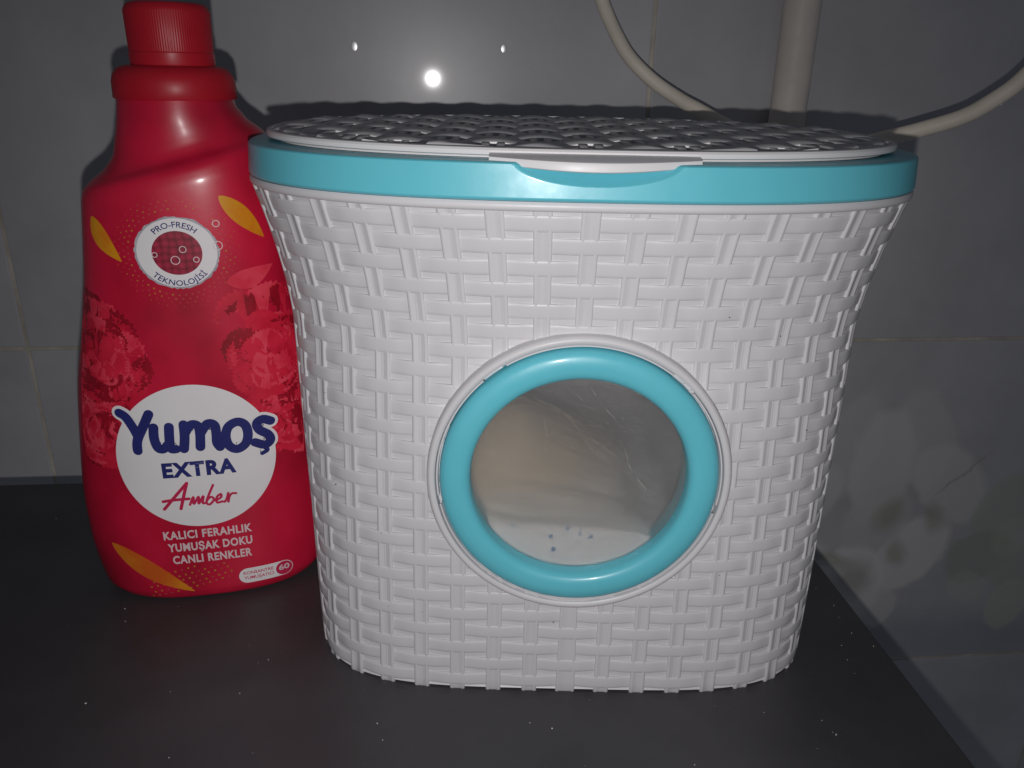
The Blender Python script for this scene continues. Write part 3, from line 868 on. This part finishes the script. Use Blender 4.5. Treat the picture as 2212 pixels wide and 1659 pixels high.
decal('badge_lettering', arc_text('PRO-FRESH', 0.0026, BC[0], BC[1], 0.0112, 90, 84, 0.012, False), M['p_blue'], L1 * 5.2, grid=0.01)
decal('badge_lettering', arc_text('TEKNOLOJİSİ', 0.0026, BC[0], BC[1], 0.0146, -90, 98, 0.012, True), M['p_blue'], L1 * 5.2, grid=0.01)

# white disc and names
WORD = [
    [(-31.06, 101.03), (-28.48, 98.96), (-25.91, 93.63), (-24.5, 89.39)], [(-18.77, 100.46), (-21.31, 95.46), (-24.5, 89.39), (-25.47, 85.92), (-25.64, 82.8)],
    [(-17.52, 94.01), (-17.89, 88.79), (-16.85, 84.07), (-14.6, 83.32), (-12.08, 85.73)], [(-11.04, 93.95), (-11.57, 87.64), (-11.45, 83.34), (-9.29, 82.94)],
    [(-4.84, 94.71), (-5.04, 88.69), (-5.97, 82.67)], [(-4.85, 90.23), (-1.91, 94.24), (1.02, 93.61), (1.57, 89.68), (1.02, 83.06)], [(1.95, 90.03), (5.1, 94.18), (8.03, 93.36), (8.44, 89.03), (8.25, 84.72), (9.34, 82.23)],
    [(17.87, 93.81), (13.96, 91.95), (12.33, 87.43), (13.19, 82.57), (16.52, 80.3), (20.3, 82.4), (21.84, 86.94), (21.07, 91.8), (17.87, 93.81)],
    [(32.08, 91.98), (28.76, 93.44), (26.07, 91.79), (26.93, 88.47), (30.47, 85.38), (31.24, 82.23), (28.65, 80.52), (24.45, 82.52)], [(28.2, 79.5), (29.6, 77.6), (27.2, 76.3)]]
AMB = [
    [(-18.29, 52.34), (-13.42, 58.02), (-7.07, 65.15)], [(-7.07, 65.15), (-9.09, 58.63), (-11.07, 52.03)], [(-18.32, 56.39), (-13.57, 56.88), (-7.02, 56.95)],
    [(-6.91, 53.78), (-5.0, 57.73), (-5.23, 53.94), (-2.73, 57.66), (-3.09, 53.88), (-0.64, 57.76), (-1.27, 54.09), (0.26, 54.09)],
    [(4.17, 63.01), (1.55, 57.52), (0.4, 54.07), (1.74, 53.0), (3.82, 55.43), (2.59, 56.9), (0.83, 55.44)],
    [(4.51, 54.68), (6.98, 56.22), (7.01, 57.88), (5.19, 56.44), (5.02, 53.62), (7.21, 53.85), (8.37, 53.54)],
    [(8.37, 53.54), (9.4, 55.0), (10.4, 58.0)], [(10.0, 53.4), (10.6, 55.8), (11.9, 57.5), (13.8, 57.4)]]
decal('label_disc', [ell(-0.0012, 0.0775, 0.0345, 0.0358, 96)], M['p_white'], L1 * 5)
strokes('name_outline', WORD, 0.0068, M['p_white'], L1 * 5.6)
strokes('name_lettering', WORD[:-1], 0.0042, M['p_blue'], L1 * 8.5)
strokes('name_lettering', WORD[-1:], 0.0020, M['p_blue'], L1 * 8.5)
decal('extra_lettering', text2d('EXTRA', 0.0072, -0.0168, 0.0152, 0.0688, 0.050, 0.0, 1.14), M['p_blue'], L1 * 6)
strokes('variant_lettering', AMB[:3], 0.0015, M['p_pink'], L1 * 6)
strokes('variant_lettering', AMB[3:], 0.00115, M['p_pink'], L1 * 6)
for s, u0, u1, zb in (('KALICI FERAHLIK', -0.0208, 0.0190, 0.0356), ('YUMUŞAK DOKU', -0.0196, 0.0186, 0.0288), ('CANLI RENKLER', -0.0182, 0.0178, 0.0220)):
    decal('claim_lettering', text2d(s, 0.0044, u0, u1, zb, 0.032, 0.0, 1.1), M['p_pale'], L1 * 4)
# pill: concentrated softener, 60
pz, ph_ = 0.0106, 0.0042
pill = [(0.0345 + ph_ * math.cos(t) * 0 + 0, 0) for t in ()]
pillo = ell(0.0148, pz, ph_, ph_, 20, 0, PI / 2, 3 * PI / 2) + [(0.0148, pz - ph_)] + ell(0.0318, pz, ph_, ph_, 20, 0, -PI / 2, PI / 2) + [(0.0318, pz + ph_)]
decal('wash_count_pill', [pillo], M['p_white'], L1 * 4)
decal('wash_count_disc', [ell(0.0318, pz, ph_ * 0.93, ph_ * 0.93, 32)], M['p_pink'], L1 * 5)
decal('wash_count_lettering', text2d('60', 0.0031, 0.0293, 0.0343, pz - 0.0008, 0.025), M['p_pale'], L1 * 6)
decal('wash_count_lettering', text2d('KONSANTRE', 0.0018, 0.0128, 0.0268, pz + 0.0007, 0.015), M['p_pink'], L1 * 5)
decal('wash_count_lettering', text2d('YUMUŞATICI', 0.0018, 0.0128, 0.0268, pz - 0.0021, 0.015), M['p_pink'], L1 * 5)

# ------------------------------------------------------------------ crumbs of powder on the table
M['crumb'] = plastic('powder_crumb', (0.62, 0.60, 0.56), 0.8, 0.1, 0.2)
bm = bmesh.new()
rnd = random.Random(21)
spots = [(0.0, 0.0)] * 0
for i in range(150):
    t = rnd.uniform(-0.36, 0.195); n = rnd.uniform(0.12, 0.44)
    if rnd.random() < 0.35: t = rnd.uniform(0.05, 0.2); n = rnd.uniform(0.14, 0.34)
    p = TV * t + NV * n
    if abs(p.x - XC) < 0.125 and abs(p.y - YC) < 0.09: continue
    q = Vector((p.x + 0.1546, p.y - 0.3742))
    if abs(q.x) < 0.062 and abs(q.y) < 0.045: continue
    s = 0.00011 + 0.00026 * rnd.random() ** 3
    mtx = Matrix.Translation((p.x, p.y, s * 0.5)) @ Matrix.Rotation(rnd.uniform(0, 6), 4, 'Z') @ Matrix.Diagonal((s * rnd.uniform(0.8, 2.2), s, s * 0.8, 1))
    bmesh.ops.create_icosphere(bm, subdivisions=1, radius=1.0, matrix=mtx)
cr = bmobj('powder_crumbs', bm, M['crumb'], None, False)
tag(cr, 'scattered pale crumbs and dust on the dark table', 'crumbs', kind='stuff')
